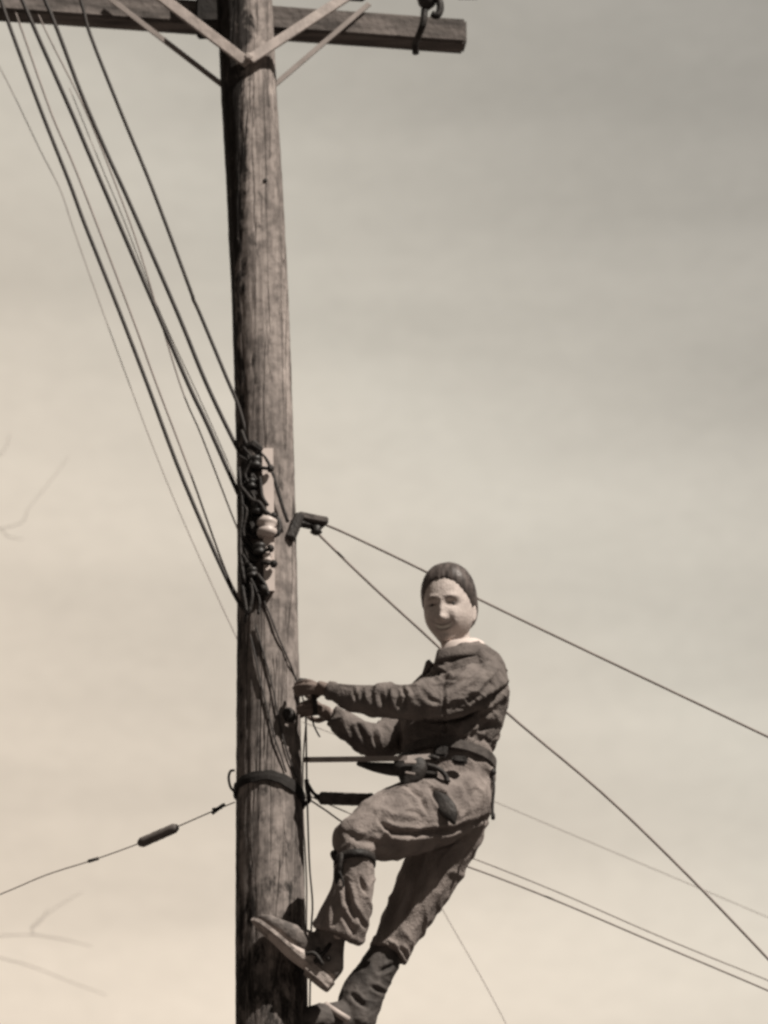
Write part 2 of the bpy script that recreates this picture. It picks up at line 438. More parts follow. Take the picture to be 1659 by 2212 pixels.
# near pair of braces, bolted on the front of the pole
Jn = PS(537, 132, 0.012)
fb = empty('crossarm_brace', Jn)
props(fb, 'pale flat steel brace rising left from the front of the pole', 'brace', 'steel braces under the crossarms')
flatbar(Jn + Vector((0, -.004, -.012)), U(232, -95, -0.10), .036, .012, M['galv'], 'bar', fb)
fb2 = empty('crossarm_brace', Jn)
props(fb2, 'pale flat steel brace rising right across the crossarm from the front of the pole', 'brace', 'steel braces under the crossarms')
flatbar(Jn + Vector((.004, -.016, -.004)), U(842, -68, -0.05), .036, .010, M['galv'], 'bar', fb2)
bolt(Jn + Vector((0, -.024, 0)), .014, .012, 'bolt_head', fb2, M['galv'])
# far pair
Jb = U(538, 228, 0.10)
rb = empty('crossarm_brace', Jb)
props(rb, 'thin dull brace passing behind the left edge of the pole', 'brace', 'steel braces under the crossarms')
flatbar(Jb, U(236, -4, 0.035), .018, .006, M['thin'], 'bar', rb)
rb2 = empty('crossarm_brace', Jb)
props(rb2, 'thin dull brace reaching from behind the pole to the right half of the crossarm', 'brace', 'steel braces under the crossarms')
flatbar(Jb + Vector((0, .008, 0)), U(798, 8, 0.165), .018, .006, M['thin'], 'bar', rb2)
# gain block at the left of the pole, its shade put into a dark colour
bm = bmesh.new()
a, b_ = U(424, 66, 0.02), U(482, -40, 0.02)
box(bm, ((a.x + b_.x) / 2, 0.02, (a.z + b_.z) / 2), b_.x - a.x, .12, b_.z - a.z, None, .006)
o = bm_obj('mounting_block', bm, M['nearblack']); props(o, 'dark block tucked against the left side of the pole under the arm', 'block')

# hanging dark hook and insulator near the right end of the crossarm
hk = empty('hanging_insulator', U(925, 20, 0.08))
props(hk, 'dark insulator hanging by an iron hook in front of the right end of the crossarm', 'insulator')
bm = bmesh.new(); p = U(922, -38, 0.08)
lathe(bm, p, (0, 0, -1), [(0, .018), (.01, .032), (.035, .035), (.05, .029), (.06, .034), (.085, .028), (.105, .008)], 18)
bm_obj('insulator_body', bm, M['brownporc'], hk, True)
bm = bmesh.new()
wire(bm, [U(917, 20, .08), U(915, 45, .08), U(910, 62, .09), U(903, 80, .12), U(897, 96, .17), U(898, 116, .20)], .0115, 8)
bm_obj('lead', bm, M['iron'], hk, True)
bm = bmesh.new()
wire(bm, [U(928, -30, .06), U(946, -5, .06), U(951, 18, .06), U(944, 34, .06), U(933, 30, .06)], .0125, 8)
bm_obj('hook', bm, M['iron'], hk, True)
bm = bmesh.new()
p = U(1010, -14, .05); lathe(bm, p, (1, 0, 0), [(-.04, .012), (-.03, .02), (.03, .02), (.04, .012)], 14)
o = bm_obj('spool_insulator', bm, M['brownporc'], None, True); props(o, 'small dark spool at the very top edge above the right end of the crossarm', 'insulator')
bm = bmesh.new()
p = U(770, -6, .02); lathe(bm, p, (1, .1, 0), [(-.03, .006), (-.03, .014), (.02, .014), (.03, .006)], 14)
o = bm_obj('bolt', bm, M['iron'], None, True); props(o, 'dark bolt end beside the right brace at the top edge', 'bolt')

# ------------------------------------------------------------------ line wires on the left
LW = [  # (pixel path, y start, y end, radius, label)
 ([(-60, -190), (8, 20), (82, 222), (149, 392), (183, 484), (258, 673), (317, 827), (398, 1042), (505, 1282), (545, 1330)], -.14, -.07, .0062, 'thick dark wire leftmost of the bundle, lowest where it meets the pole'),
 ([(-20, -120), (39, 42), (111, 245), (167, 376), (281, 673), (337, 827), (411, 1022), (490, 1240), (535, 1320)], .02, .10, .0032, 'thin wire running just right of the leftmost thick wire'),
 ([(-20, -160), (62, 33), (154, 242), (190, 327), (294, 569), (339, 673), (408, 833), (448, 917), (505, 1045), (535, 1110)], -.14, -.06, .0068, 'thick dark wire second from the left among the thick ones'),
 ([(20, -170), (111, 33), (173, 196), (229, 327), (281, 441), (382, 673), (445, 827), (505, 953), (536, 1010)], -.14, -.06, .0066, 'thick dark wire second from the right, nearest the thin pair'),
 ([(45, -60), (98, 65), (183, 235), (255, 412), (304, 549), (388, 827), (435, 941), (500, 1110), (530, 1180)], .03, .12, .0026, 'hair thin wire between the two middle thick wires'),
 ([(130, -150), (176, 7), (196, 78), (261, 242), (327, 402), (408, 618), (418, 648), (431, 676), (489, 815), (516, 880), (538, 960)], -.14, -.06, .0058, 'dark wire rightmost of the bundle with a small kink, highest at the pole'),
 ([(-70, 20), (0, 147), (33, 212), (88, 327), (131, 412), (163, 507), (250, 750), (360, 1040), (470, 1290), (560, 1480)], .5, .9, .0016, 'very faint wire at the far left outside the bundle'),
 ([(150, 190), (215, 350), (262, 462), (300, 560), (352, 690), (440, 880), (520, 1060), (540, 1100)], .3, .2, .0016, 'faint loose wire trailing beside the third thick wire'),
]
for pts, ya, yb, r, lab in LW:
    n = len(pts); P = [U(p[0], p[1], ya + (yb - ya) * i / (n - 1)) for i, p in enumerate(pts)]
    bm = bmesh.new(); wire(bm, P, r, 8)
    o = bm_obj('line_wire', bm, M['wire'] if r > .004 else M['thin'], None, True)
    props(o, lab, 'wire', 'wires coming down to the pole from the left')

# ------------------------------------------------------------------ secondary rack on the pole
rack = empty('insulator_rack', PS(562, 1130, 0.02))
props(rack, 'cluster of dark spools and twisted wires on a pale strip halfway up the pole', 'insulator rack')
def surfstrip(name, pl, w, t, m_, parent, n=14):
    bm = bmesh.new(); rings = []
    pts = catmull([(p[0], p[1], 0) for p in pl], n)
    for q in pts:
        a1 = PS(q[0] - w / 2, q[1], 0.001); a2 = PS(q[0] + w / 2, q[1], 0.001)
        b1 = PS(q[0] - w / 2, q[1], t); b2 = PS(q[0] + w / 2, q[1], t)
        rings.append([bm.verts.new(v) for v in (a1, a2, b2, b1)])
    for i in range(len(rings) - 1):
        for k in range(4): bm.faces.new((rings[i][k], rings[i][(k+1) % 4], rings[i+1][(k+1) % 4], rings[i+1][k]))
    bm.faces.new(rings[0][::-1]); bm.faces.new(rings[-1])
    return bm_obj(name, bm, m_, parent)
surfstrip('back_strip', [(578, 968), (580, 1100), (582, 1276)], 24, .026, M['shirt'], rack)
surfstrip('back_bar', [(529, 940), (531, 1100), (530, 1306)], 12, .02, M['iron'], rack)
for (x, y, rr, mm) in [(552, 1000, 15, 'brownporc'), (556, 1100, 13, 'brownporc'), (577, 1140, 22, 'porc'), (561, 1187, 14, 'brownporc'), (578, 1206, 10, 'porc'), (543, 1046, 12, 'brownporc'), (545, 1238, 12, 'brownporc')]:
    p = PS(x, y, .03); bm = bmesh.new(); q = rr * PX
    lathe(bm, p + Vector((0, 0, -q)), (0, 0, 1), [(0, q * .75), (q * .3, q), (q * .7, q), (q, q * .62), (q * 1.3, q), (q * 1.7, q), (q * 2, q * .7)], 18)
    bm_obj('spool', bm, M[mm], rack, True)
for (x0, y0, x1, y1, x2, y2) in [(520, 965, 548, 958, 565, 972), (524, 1025, 540, 1062, 556, 1068), (520, 1100, 540, 1120, 552, 1150), (522, 1160, 540, 1205, 556, 1210), (520, 1215, 545, 1262, 550, 1290), (528, 1300, 540, 1285, 566, 1270)]:
    bm = bmesh.new(); a, b_, c_ = PS(x0, y0, .02), PS(x1, y1, .03), PS(x2, y2, .03)
    ring_tube(bm, [tuple(a) + (.008, .005), tuple(b_) + (.013, .007), tuple(c_) + (.009, .006)], 6); bm_obj('clamp', bm, M['iron'], rack)
for (x0, y0, x1, y1) in [(552, 1010, 583, 1012), (562, 1105, 590, 1115), (565, 1214, 590, 1218), (540, 1288, 568, 1272), (556, 1196, 583, 1185)]:
    bm = bmesh.new(); a = PS(x0, y0, .035); b_ = PS(x1, y1, .045)
    wire(bm, [a, b_], .006, 8); d = (b_ - a).normalized()
    lathe(bm, b_, d, [(-.006, .005), (-.004, .0125), (.006, .0125), (.012, .006)], 10)
    bm_obj('pin', bm, M['iron'], rack, True)
bm = bmesh.new()                 # dark half ring right of the white spool
wire(bm, [PS(590, 1112, .03), PS(601, 1124, .035), PS(604, 1138, .035), PS(600, 1152, .035), PS(590, 1158, .03)], .0085, 8)
bm_obj('ring', bm, M['iron'], rack, True)
rnd = random.Random(4)
tw = [[(522, 930), (534, 960), (552, 975), (560, 990)], [(516, 985), (535, 1000), (545, 1040), (530, 1075)], [(520, 1050), (545, 1080), (560, 1085), (572, 1102), (584, 1112)],
      [(520, 1120), (530, 1160), (548, 1185), (562, 1200)], [(525, 1200), (548, 1232), (566, 1262), (574, 1290)], [(518, 1240), (528, 1290), (536, 1325), (545, 1290), (543, 1262)],
      [(560, 975), (580, 1000), (600, 1060), (612, 1100), (622, 1128)], [(562, 1030), (566, 1070), (578, 1092)], [(516, 1010), (524, 1100), (519, 1180), (528, 1260)],
      [(545, 1285), (560, 1282), (570, 1268)], [(533, 1325), (528, 1345)], [(556, 1240), (572, 1262), (580, 1285)], [(530, 1130), (552, 1122), (560, 1140), (548, 1160), (532, 1150)]]
for _ in range(12):
    y = rnd.uniform(960, 1270); x = rnd.uniform(518, 545)
    tw.append([(x, y), (x + rnd.uniform(-4, 18), y + rnd.uniform(10, 30)), (x + rnd.uniform(-8, 22), y + rnd.uniform(30, 60)), (x + rnd.uniform(-4, 20), y + rnd.uniform(60, 80))])
for i, t in enumerate(tw):
    bm = bmesh.new(); wire(bm, [PS(min(max(a, 516), 630), b, .022 + .012 * (i % 3)) for a, b in t], .0058 if i < 13 else .0040, 6)
    bm_obj('tie_wire', bm, M['iron'], rack, True)

# right side bracket with its two service wires
br = empty('pole_bracket', U(655, 1130, -.02))
props(br, 'dark iron bracket sticking out from the right side of the pole above the man', 'bracket')
flatbar(PS(626, 1166, .006) , U(648, 1112, -.05), .03, .03, M['iron'], 'foot', br)
flatbar(U(640, 1117, -.04), U(704, 1130, .0), .024, .05, M['strain'], 'arm', br)
flatbar(U(634, 1128, -.05), U(692, 1140, .0), .012, .03, M['iron'], 'lower_plate', br)
bm = bmesh.new(); lathe(bm, U(683, 1137, -.02), (0, 0, -1), [(0, .012), (.006, .019), (.013, .014), (.02, .019), (.027, .010)], 16)
bm_obj('spool', bm, M['brownporc'], br, True)
RW = [
 ([(700, 1132), (760, 1158), (910, 1230), (1040, 1297), (1280, 1412), (1660, 1592), (1900, 1706)], .06, .30, .0042, 'upper service wire that passes behind the head and slopes down to the right'),
 ([(684, 1150), (800, 1262), (945, 1395), (1090, 1535), (1300, 1712), (1480, 1885), (1660, 2072), (1900, 2330)], .12, .33, .0044, 'steep service wire that passes behind the shoulders and back'),
 ([(660, 1722), (700, 1748), (760, 1787), (880, 1835), (1010, 1872), (1200, 1945), (1400, 2030), (1660, 2140), (1900, 2245)], .09, .6, .0030, 'lower strand of the close pair at the lower right'),
 ([(660, 1716), (800, 1775), (1000, 1846), (1200, 1925), (1400, 2012), (1540, 2070), (1660, 2118), (1900, 2215)], .3, 1.2, .0022, 'upper fainter strand of the close pair at the lower right'),
 ([(655, 1560), (800, 1618), (1222, 1797), (1450, 1893), (1660, 1982), (1900, 2084)], 1.0, 3.0, .0014, 'barely visible wire crossing behind the man\'s seat towards the right'),
 ([(900, 1860), (970, 1990), (1040, 2112), (1100, 2225), (1180, 2380)], 1.5, 1.5, .0014, 'barely visible wire dropping steeply below the man\'s legs'),
]
for pts, ya, yb, r, lab in RW:
    n = len(pts); P = [U(p[0], p[1], ya + (yb - ya) * i / (n - 1)) for i, p in enumerate(pts)]
    bm = bmesh.new(); wire(bm, P, r, 8)
    props(bm_obj('service_wire', bm, M['thin'], None, True), lab, 'wire', 'wires leaving the pole to the right')

# wires stapled down the pole
SW = [([(566, 1288), (584, 1330), (603, 1380), (626, 1432), (640, 1470)], 'wire slanting down the pole from the rack to the upper hand'),
      ([(540, 1370), (552, 1420), (562, 1470), (577, 1530), (592, 1590), (606, 1630), (618, 1668)], 'left one of two wires slanting down the pole beside the hands'),
      ([(552, 1350), (566, 1400), (580, 1450), (590, 1490), (606, 1570), (622, 1630), (640, 1680)], 'right one of two wires slanting down the pole beside the hands')]
for pts, lab in SW:
    bm = bmesh.new(); wire(bm, [PS(a, b, .006) for a, b in pts], .0028, 6)
    props(bm_obj('drop_wire', bm, M['wire'], None, True), lab, 'wire', 'wires stapled down the pole')
bm = bmesh.new(); wire(bm, [U(652, 1500, -.09), U(660, 1540, -.09), U(662, 1640, -.08), U(663, 1700, -.08), U(668, 1860, -.03), U(675, 1950, -.02), U(672, 2020, 0), U(668, 2240, 0)], .0028, 6)
props(bm_obj('hand_line', bm, M['wire'], None, True), 'dark cord hanging down beside the right edge of the pole', 'cord', 'cords beside the pole')
bm = bmesh.new(); wire(bm, [U(664, 1530, -.02), U(655, 1640, .03), U(655, 1750, .04), U(662, 1900, .05), U(662, 2010, .05), U(664, 2240, .05)], .0024, 6)
props(bm_obj('hand_line', bm, M['thin'], None, True), 'paler thin cord hugging the right edge of the pole', 'cord', 'cords beside the pole')
bm = bmesh.new(); wire(bm, [U(672, 1530, -.1), U(676, 1560, -.1), U(684, 1580, -.1), U(691, 1592, -.1)], .0026, 6)
wire(bm, [U(668, 1480, -.12), U(678, 1510, -.12), U(682, 1545, -.11)], .007, 6)
props(bm_obj('loose_cord', bm, M['iron'], None, True), 'short dark cord end dangling below the two hands', 'cord')

# knot and step bolts
bm = bmesh.new(); p = PS(625, 1545, .0); cx, rr = pole_at(p.z); nrm = Vector((p.x - cx, p.y, 0)).normalized()
lathe(bm, p, nrm, [(-.004, .024), (.004, .024), (.008, .018), (.008, .012), (.018, .010)], 16)
props(bm_obj('washer', bm, M['iron'], None, True), 'round dark washer bolted to the pole just left of the lower hand', 'washer')
bm = bmesh.new(); p = PS(652, 1484, .016)
box(bm, p, .038, .05, .042, Matrix.Rotation(R(12), 3, 'Z'), .006)
props(bm_obj('step_block', bm, M['iron']), 'small dark square iron block at the right edge of the pole by the upper hand', 'block')
bm = bmesh.new(); p = PS(573, 390, .0)
lathe(bm, p, (0.1, -1, 0), [(-.01, .007), (.003, .007), (.006, .003)], 10)
props(bm_obj('nail', bm, M['iron']), 'small dark nail in the crack on the upper part of the pole', 'nail')

# guy band round the pole
gz = U(585, 1672, -.11).z
gb = empty('guy_band', (pole_at(gz)[0], 0, gz))
props(gb, 'wide dark iron band clamped round the pole below the safety strap', 'band')
bm = bmesh.new(); rings = []
NB = 72
for k in range(NB):
    a = 2 * math.pi * k / NB
    # the band sags on the right hand side, where the guys pull it down
    x = math.cos(a); dz = -0.040 * max(0, x) ** 1.5 - 0.012 * max(0, -x) ** 2 + .004 * mnoise.noise(Vector((x * 2, math.sin(a) * 2, 5)))
    z = gz + dz; cx, r = pole_at(z); h = .0150 + .005 * max(0, x) + .005 * mnoise.noise(Vector((x * 4, math.sin(a) * 4, 1)))
    ring = []
    for (rr, zz) in ((r + .002, -h), (r + .009, -h), (r + .010, 0), (r + .008, h), (r + .002, h)):
        ring.append(bm.verts.new((cx + rr * x, rr * math.sin(a), z + zz)))
    rings.append(ring)
for k in range(NB):
    a, b_ = rings[k], rings[(k + 1) % NB]
    for i in range(5): bm.faces.new((a[i], b_[i], b_[(i+1) % 5], a[(i+1) % 5]))
bm_obj('band', bm, M['nearblack'], gb)
bm = bmesh.new(); wire(bm, [U(508, 1712, .0), U(498, 1700, .0), U(494, 1680, .0), U(498, 1666, .0), U(507, 1664, .0)], .004, 8)
bm_obj('hook', bm, M['iron'], gb, True)
bm = bmesh.new(); wire(bm, [U(655, 1740, -.04), U(668, 1728, -.06), U(664, 1706, -.06), U(662, 1685, -.05)], .007, 8)
wire(bm, [U(664, 1692, -.05), U(672, 1706, -.05), U(680, 1716, -.05), U(692, 1722, -.05)], .0055, 8)
bm_obj('eye_bolt', bm, M['iron'], gb, True)
def rough_rod(bm, a, b, r, n=14, amp=.0022):
    a, b = Vector(a), Vector(b); rows = []
    for i in range(n + 1):
        t = i / n; p = a.lerp(b, t); rr = r * (0.55 if i in (0, n) else 1) + amp * mnoise.noise(Vector((i * .9, r * 50, 2))) * (0 if i in (0, n) else 1)
        rows.append((p.x, p.y, p.z, rr, rr))
    ring_tube(bm, rows, 14)
si = empty('strain_insulator', U(690, 1722, -.05))
props(si, 'dark rod shaped strain insulator pointing from the pole at the man\'s thigh', 'insulator', 'rod strain insulators beside the pole')
bm = bmesh.new(); rough_rod(bm, U(688, 1724, -.05), U(803, 1728, -.01), .0195, 22, .0012); bm_obj('rod', bm, M['strain'], si, True)
bm = bmesh.new(); wire(bm, [U(680, 1719, -.05), U(690, 1723, -.05)], .009); bm_obj('link', bm, M['iron'], si, True)
bm = bmesh.new(); lathe(bm, U(796, 1728, -.012), (1, 0, 0), [(0, .021), (.012, .021), (.018, .012)], 14)
bm_obj('end_cap', bm, M['iron'], si, True)
bm = bmesh.new(); wire(bm, [U(803, 1728, -.01), U(815, 1730, 0), U(850, 1733, .06)], .009); bm_obj('tail', bm, M['shirt'], si, True)
# guy running away to the left
gw = empty('guy_wire', U(505, 1735, 0))
props(gw, 'thin guy wire running down from the band to the left edge', 'guy wire')
bm = bmesh.new(); GP = [(507, 1733), (470, 1748), (385, 1785), (300, 1822), (200, 1858), (100, 1890), (0, 1932), (-200, 2010)]
wire(bm, [U(a, b, .02 + i * .05) for i, (a, b) in enumerate(GP)], .0021, 6); bm_obj('strand', bm, M['thin'], gw, True)
bm = bmesh.new(); wire(bm, [U(458, 1757, .04), U(478, 1742, .04), U(486, 1738, .04)], .006, 8); wire(bm, [U(458, 1748, .04), U(480, 1745, .04)], .004, 8)
bm_obj('shackle', bm, M['iron'], gw, True)
bm = bmesh.new(); wire(bm, [U(190, 1861, .22), U(213, 1854, .22)], .0055, 8); bm_obj('clamp', bm, M['iron'], gw, True)
si2 = empty('strain_insulator', U(342, 1804, .14))
props(si2, 'brown rod shaped strain insulator on the thin wire left of the pole', 'insulator', 'rod strain insulators beside the pole')
bm = bmesh.new(); rough_rod(bm, U(299, 1823, .17), U(384, 1786, .12), .0155, 12, .001); bm_obj('rod', bm, mat('brown_rod', sep(.12), sep(.17), (30, 30, 30), .7), si2, True)

# ------------------------------------------------------------------ bare twigs far left
tr = empty('bare_tree', Vector((U(-900, 1000, 9).x, 9, 0)))
props(tr, 'pale leafless tree whose faint twig tips reach in at the left edge', 'tree')
bm = bmesh.new(); tx = tr.location.x
ring_tube(bm, [(tx, 9, -0.3, .2, .2), (tx + .05, 9, 2, .16, .16), (tx - .05, 9, 5, .12, .12), (tx + .1, 9, 8, .07, .07), (tx, 9, 11, .02, .02)], 12)
bm_obj('trunk', bm, M['bark'], tr, True)
rnd = random.Random(11)
for (zz, tips) in ((9.0, [[(-300, 1250), (-60, 1145), (0, 1142), (48, 1128), (62, 1098), (100, 1050), (150, 985)], [(0, 1142), (20, 1160), (50, 1165)]]),
                   (5.8, [[(-300, 2100), (-60, 2040), (0, 2022), (66, 2018), (72, 1998), (122, 1960), (180, 1925)], [(66, 2018), (140, 2030), (200, 2045)], [(-40, 2060), (60, 2085), (150, 2120), (230, 2150)], [(66, 2006), (88, 1990), (104, 1962)]]),
                   (9.6, [[(-200, 1000), (-20, 985), (10, 970), (22, 935)]])):
    bm = bmesh.new()
    p0 = U(*tips[0][0], 9)
    ring_tube(bm, [(tx, 9, zz - .8, .07, .07), ((tx + p0.x) / 2, 9, (zz - .8 + p0.z) / 2 + .1, .04, .04), (p0.x, 9, p0.z, .012, .012)], 8)
    for t in tips:
        P = catmull([tuple(U(a, b, 9)) for a, b in t], 5); n = len(P)
        ring_tube(bm, [tuple(q) + (.0027 * (1 - .5 * i / n), ) * 2 for i, q in enumerate(P)], 6)
    bm_obj('branch', bm, M['bark'], tr, True)

# ================================================================== the man
man_loc = U(1000, 1700, 0)
man = None
# ---- head geometry in its own frame (face towards -y)
def head_bm(sub=6):
    b = bmesh.new(); bmesh.ops.create_icosphere(b, subdivisions=sub, radius=1)
    A, B, C_ = .0765, .098, .128
    def sm(x): x = min(max(x, 0), 1); return x * x * (3 - 2 * x)
    for v in b.verts:
        n_ = v.co.normalized(); q_ = (abs(n_.x) ** 2.3 + abs(n_.y) ** 2.3 + abs(n_.z) ** 2.3) ** (-1 / 2.3) * .985; n_ = n_ * q_; x, y, z = n_.x * A, n_.y * B, n_.z * C_
        low = sm(-z / .115)
        x *= 1 - 0.34 * low ** 2.2
        z *= 1 - .035 * low
        if y > 0: y *= 1 - .42 * low; 
        else: y *= 1 - .06 * low
        if z > .03: x *= 1 + .04 * sm((z - .03) / .05)
        fr = sm((-n_.y - .15) / .4)
        g = lambda cx, cz, sx, sz: math.exp(-((x - cx) / sx) ** 2 - ((z - cz) / sz) ** 2)
        d = 0
        # nose
        tz = min(max((0.012 - z) / .055, 0), 1)
        if -.052 < z < .02:
            d += (.003 + .0155 * tz ** 1.2) * math.exp(-(x / (.008 + .005 * tz)) ** 2)
        d += .006 * math.exp(-(x / .016) ** 2 - ((z + .043) / .008) ** 2)
        for s in (-1, 1):
            d -= .0165 * g(s * .031, .001, .017, .0115)
            d += .0070 * g(s * .031, .0005, .011, .0055)
            d += .0055 * g(s * .030, .024, .022, .008)
            d += .0060 * g(s * .042, -.036, .018, .016)
            d -= .0040 * math.exp(-((x - s * (.024 + (-.04 - z) * .35)) / .0045) ** 2 - ((z + .056) / .016) ** 2)
        d += .0050 * g(0, -.066, .024, .009) + .004 * g(0, -.078, .02, .007)
        d -= .0050 * math.exp(-(x / .031) ** 4 - ((z + .0715 - x * x * 14) / .0048) ** 2)
        for s in (-1, 1): d += .006 * g(s * .038, -.056, .012, .012)
        d -= .0035 * g(0, -.088, .02, .006)
        d += .0130 * g(0, -.104, .024, .014)
        y -= d * fr
        v.co = Vector((x, y, z))
    return b
HC = U(970, 1317, -0.03)
HM = Matrix.Translation(HC) @ Matrix.Rotation(R(1.5), 4, 'Y') @ Matrix.Rotation(R(-15), 4, 'Z') @ Matrix.Rotation(R(12), 4, 'X')
hb = head_bm(6)
me_tmp = bpy.data.meshes.new('tmp'); hb.to_mesh(me_tmp)
HS = 0.985
HM = HM @ Matrix.Scale(HS, 4)

bb = bmesh.new()
bb.from_mesh(me_tmp); bmesh.ops.transform(bb, matrix=HM, verts=bb.verts)
for s in (-1, 1):                 # ears
    g = bmesh.ops.create_icosphere(bb, subdivisions=3, radius=1)
    for v in g['verts']:
        c = v.co.copy(); rim = 1 - .35 * max(0, 1 - (c.y ** 2 + c.z ** 2) * 1.6)
        v.co = HM @ Vector((s * (.070 + .009 * c.x * rim + .006 * (c.y + .3)), .014 + .017 * c.y, -.012 + .030 * c.z))
TB = lambda pts, n=5: ring_tube(bb, limb_rows(pts, n), 18)
TB([(978, 1345, .025, 33, .045), (982, 1375, .022, 33, .045), (988, 1410, .018, 32, .045), (996, 1445, .01, 38, .06)])
TB([(1000, 1445, 0, 50, .08), (990, 1500, 0, 70, .10), (975, 1570, 0, 78, .10), (975, 1640, 0, 62, .09), (985, 1700, 0, 56, .10)])
TB([(1000, 1715, -.04, 48, .07), (880, 1765, -.13, 42, .065), (775, 1808, -.21, 30, .05), (765, 1880, -.21, 26, .045), (742, 1980, -.17, 20, .035), (714, 2045, -.13, 16, .03)])
TB([(1000, 1730, .06, 48, .07), (930, 1880, .08, 42, .065), (870, 1990, .08, 32, .05), (830, 2070, .07, 24, .036), (768, 2160, .055, 18, .028)])
for pts in ([(714, 2045, -.13, 16, .03), (690, 2080, -.14, 24, .032), (640, 2060, -.15, 18, .032), (590, 2022, -.16, 11, .028)],
            [(768, 2160, .055, 18, .028), (756, 2205, .05, 15, .026), (720, 2222, .04, 11, .022), (695, 2228, .03, 8, .02)]):
    TB(pts)
TB([(1035, 1478, -.10, 24, .04), (970, 1503, -.21, 30, .045), (885, 1517, -.24, 25, .036), (800, 1512, -.20, 18, .028), (735, 1500, -.16, 13, .022), (706, 1490, -.14, 12, .019)])
TB([(950, 1465, .12, 30, .05), (880, 1560, .08, 28, .045), (800, 1600, .02, 24, .036), (755, 1572, -.02, 18, .028), (712, 1545, -.05, 13, .020)])
def hand(wr, palm, fingers, thumb):
    ring_tube(bb, [tuple(p) + (r1, r2) for p, r1, r2 in [(wr, .020, .024), (wr.lerp(palm, .5), .019, .033), (palm, .015, .039)]], 14)
    for f, r in fingers + [thumb]:
        P = catmull([tuple(q) for q in f], 4); n = len(P)
        rows = [tuple(q) + (r * (1 - .3 * i / n),) * 2 for i, q in enumerate(P)]
        last = np.array(rows[-1]); prev_ = np.array(rows[-2]); dv = last[:3] - prev_[:3]; dv /= np.linalg.norm(dv)
        for a in (.6, .92):
            q = last.copy(); q[:3] += dv * last[3] * a; q[3:] *= math.sqrt(1 - a * a); rows.append(tuple(q))
        ring_tube(bb, rows, 10)
# near hand: fingers laid round the right flank of the pole and the block
w1, p1 = U(706, 1490, -.14), U(684, 1484, -.145)
fs = []
for i, (yy, L_, dpt) in enumerate([(1474, 0, -.155), (1482, -5, -.165), (1491, -3, -.160), (1499, 3, -.150)]):
    fs.append(([U(688, 1482 + i * 3.5, dpt + .01), U(668, yy - 2, dpt), U(652 + L_, yy, dpt + .012), U(640 + L_, yy + 4, dpt + .045)], .0088 if i < 3 else .0075))
hand(w1, p1, fs, ([U(696, 1492, -.125), U(682, 1504, -.10), U(668, 1506, -.07), U(660, 1500, -.055)], .0100))
w2, p2 = U(712, 1545, -.05), U(692, 1532, -.06)
fs = []
for i, (yy, L_, dpt) in enumerate([(1515, 2, -.085), (1524, -5, -.095), (1533, -4, -.095), (1542, 2, -.085)]):
    fs.append(([U(696, 1528 + i * 3.5, dpt + .01), U(676, yy, dpt - .012), U(659 + L_, yy + 2, dpt - .01), U(648 + L_, yy + 6, dpt + .01)], .0088 if i < 3 else .0075))
hand(w2, p2, fs, ([U(704, 1550, -.03), U(688, 1556, -.01), U(672, 1552, .01), U(664, 1545, .02)], .0100))

skin = mat('fair_skin', sep(.54), sep(.66), (40, 40, 40), 0.7, 0.35, 160, spec=0.3)
nt = skin.node_tree; b = nt.nodes['Principled BSDF']; at = nt.nodes.new('ShaderNodeAttribute'); at.attribute_name = 'tone'
mxn = nt.nodes.new('ShaderNodeMixRGB'); src = b.inputs['Base Color'].links[0].from_socket
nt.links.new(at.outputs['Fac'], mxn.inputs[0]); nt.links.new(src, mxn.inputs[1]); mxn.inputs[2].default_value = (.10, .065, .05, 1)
aw = nt.nodes.new('ShaderNodeAttribute'); aw.attribute_name = 'white'
mxw = nt.nodes.new('ShaderNodeMixRGB'); nt.links.new(aw.outputs['Fac'], mxw.inputs[0]); nt.links.new(mxn.outputs[0], mxw.inputs[1]); mxw.inputs[2].default_value = (.82, .77, .69, 1)
nt.links.new(mxw.outputs[0], b.inputs['Base Color'])
body = organic('person', bb, skin, None, 0.0032, 2)
# lips, brows and hands as skin colour; eye and nostril shade painted in dark
co = getco(body); Hi = np.array(HM.inverted()); lc = co @ Hi[:3, :3].T + Hi[:3, 3]
tone = np.zeros(len(co)); x, y, z = lc[:, 0], lc[:, 1], lc[:, 2]; fr = y < -.03
mz_ = z + .0715 - x * x * 14
tone += fr * .72 * np.exp(-((mz_ - .0062) / .0028) ** 2 - (x / .032) ** 4) + fr * .66 * np.exp(-((mz_ + .0066) / .0032) ** 2 - (x / .027) ** 4)
white = fr * np.exp(-(mz_ / .0042) ** 4 - (x / .024) ** 6)
for s in (-1, 1):
    tone += fr * .62 * np.exp(-((x - s * .031) / .018) ** 4 - ((z - .021 + abs(x * s - .03) * .15) / .0042) ** 2)
    tone += fr * .92 * np.exp(-((x - s * .031) / .0155) ** 4 - ((z - .0005) / .0036) ** 2)
    tone += fr * .35 * np.exp(-((x - s * .008) / .005) ** 2 - ((z + .049) / .004) ** 2)
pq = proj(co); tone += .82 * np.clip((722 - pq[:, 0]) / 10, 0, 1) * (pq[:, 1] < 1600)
aw_ = body.data.attributes.new('white', 'FLOAT', 'POINT'); aw_.data.foreach_set('value', np.clip(white, 0, 1))
at_ = body.data.attributes.new('tone', 'FLOAT', 'POINT'); at_.data.foreach_set('value', np.clip(tone, 0, 1))
props(body, 'lineman in khaki work clothes leaning back from the pole, smiling at the camera', 'person')
man = body

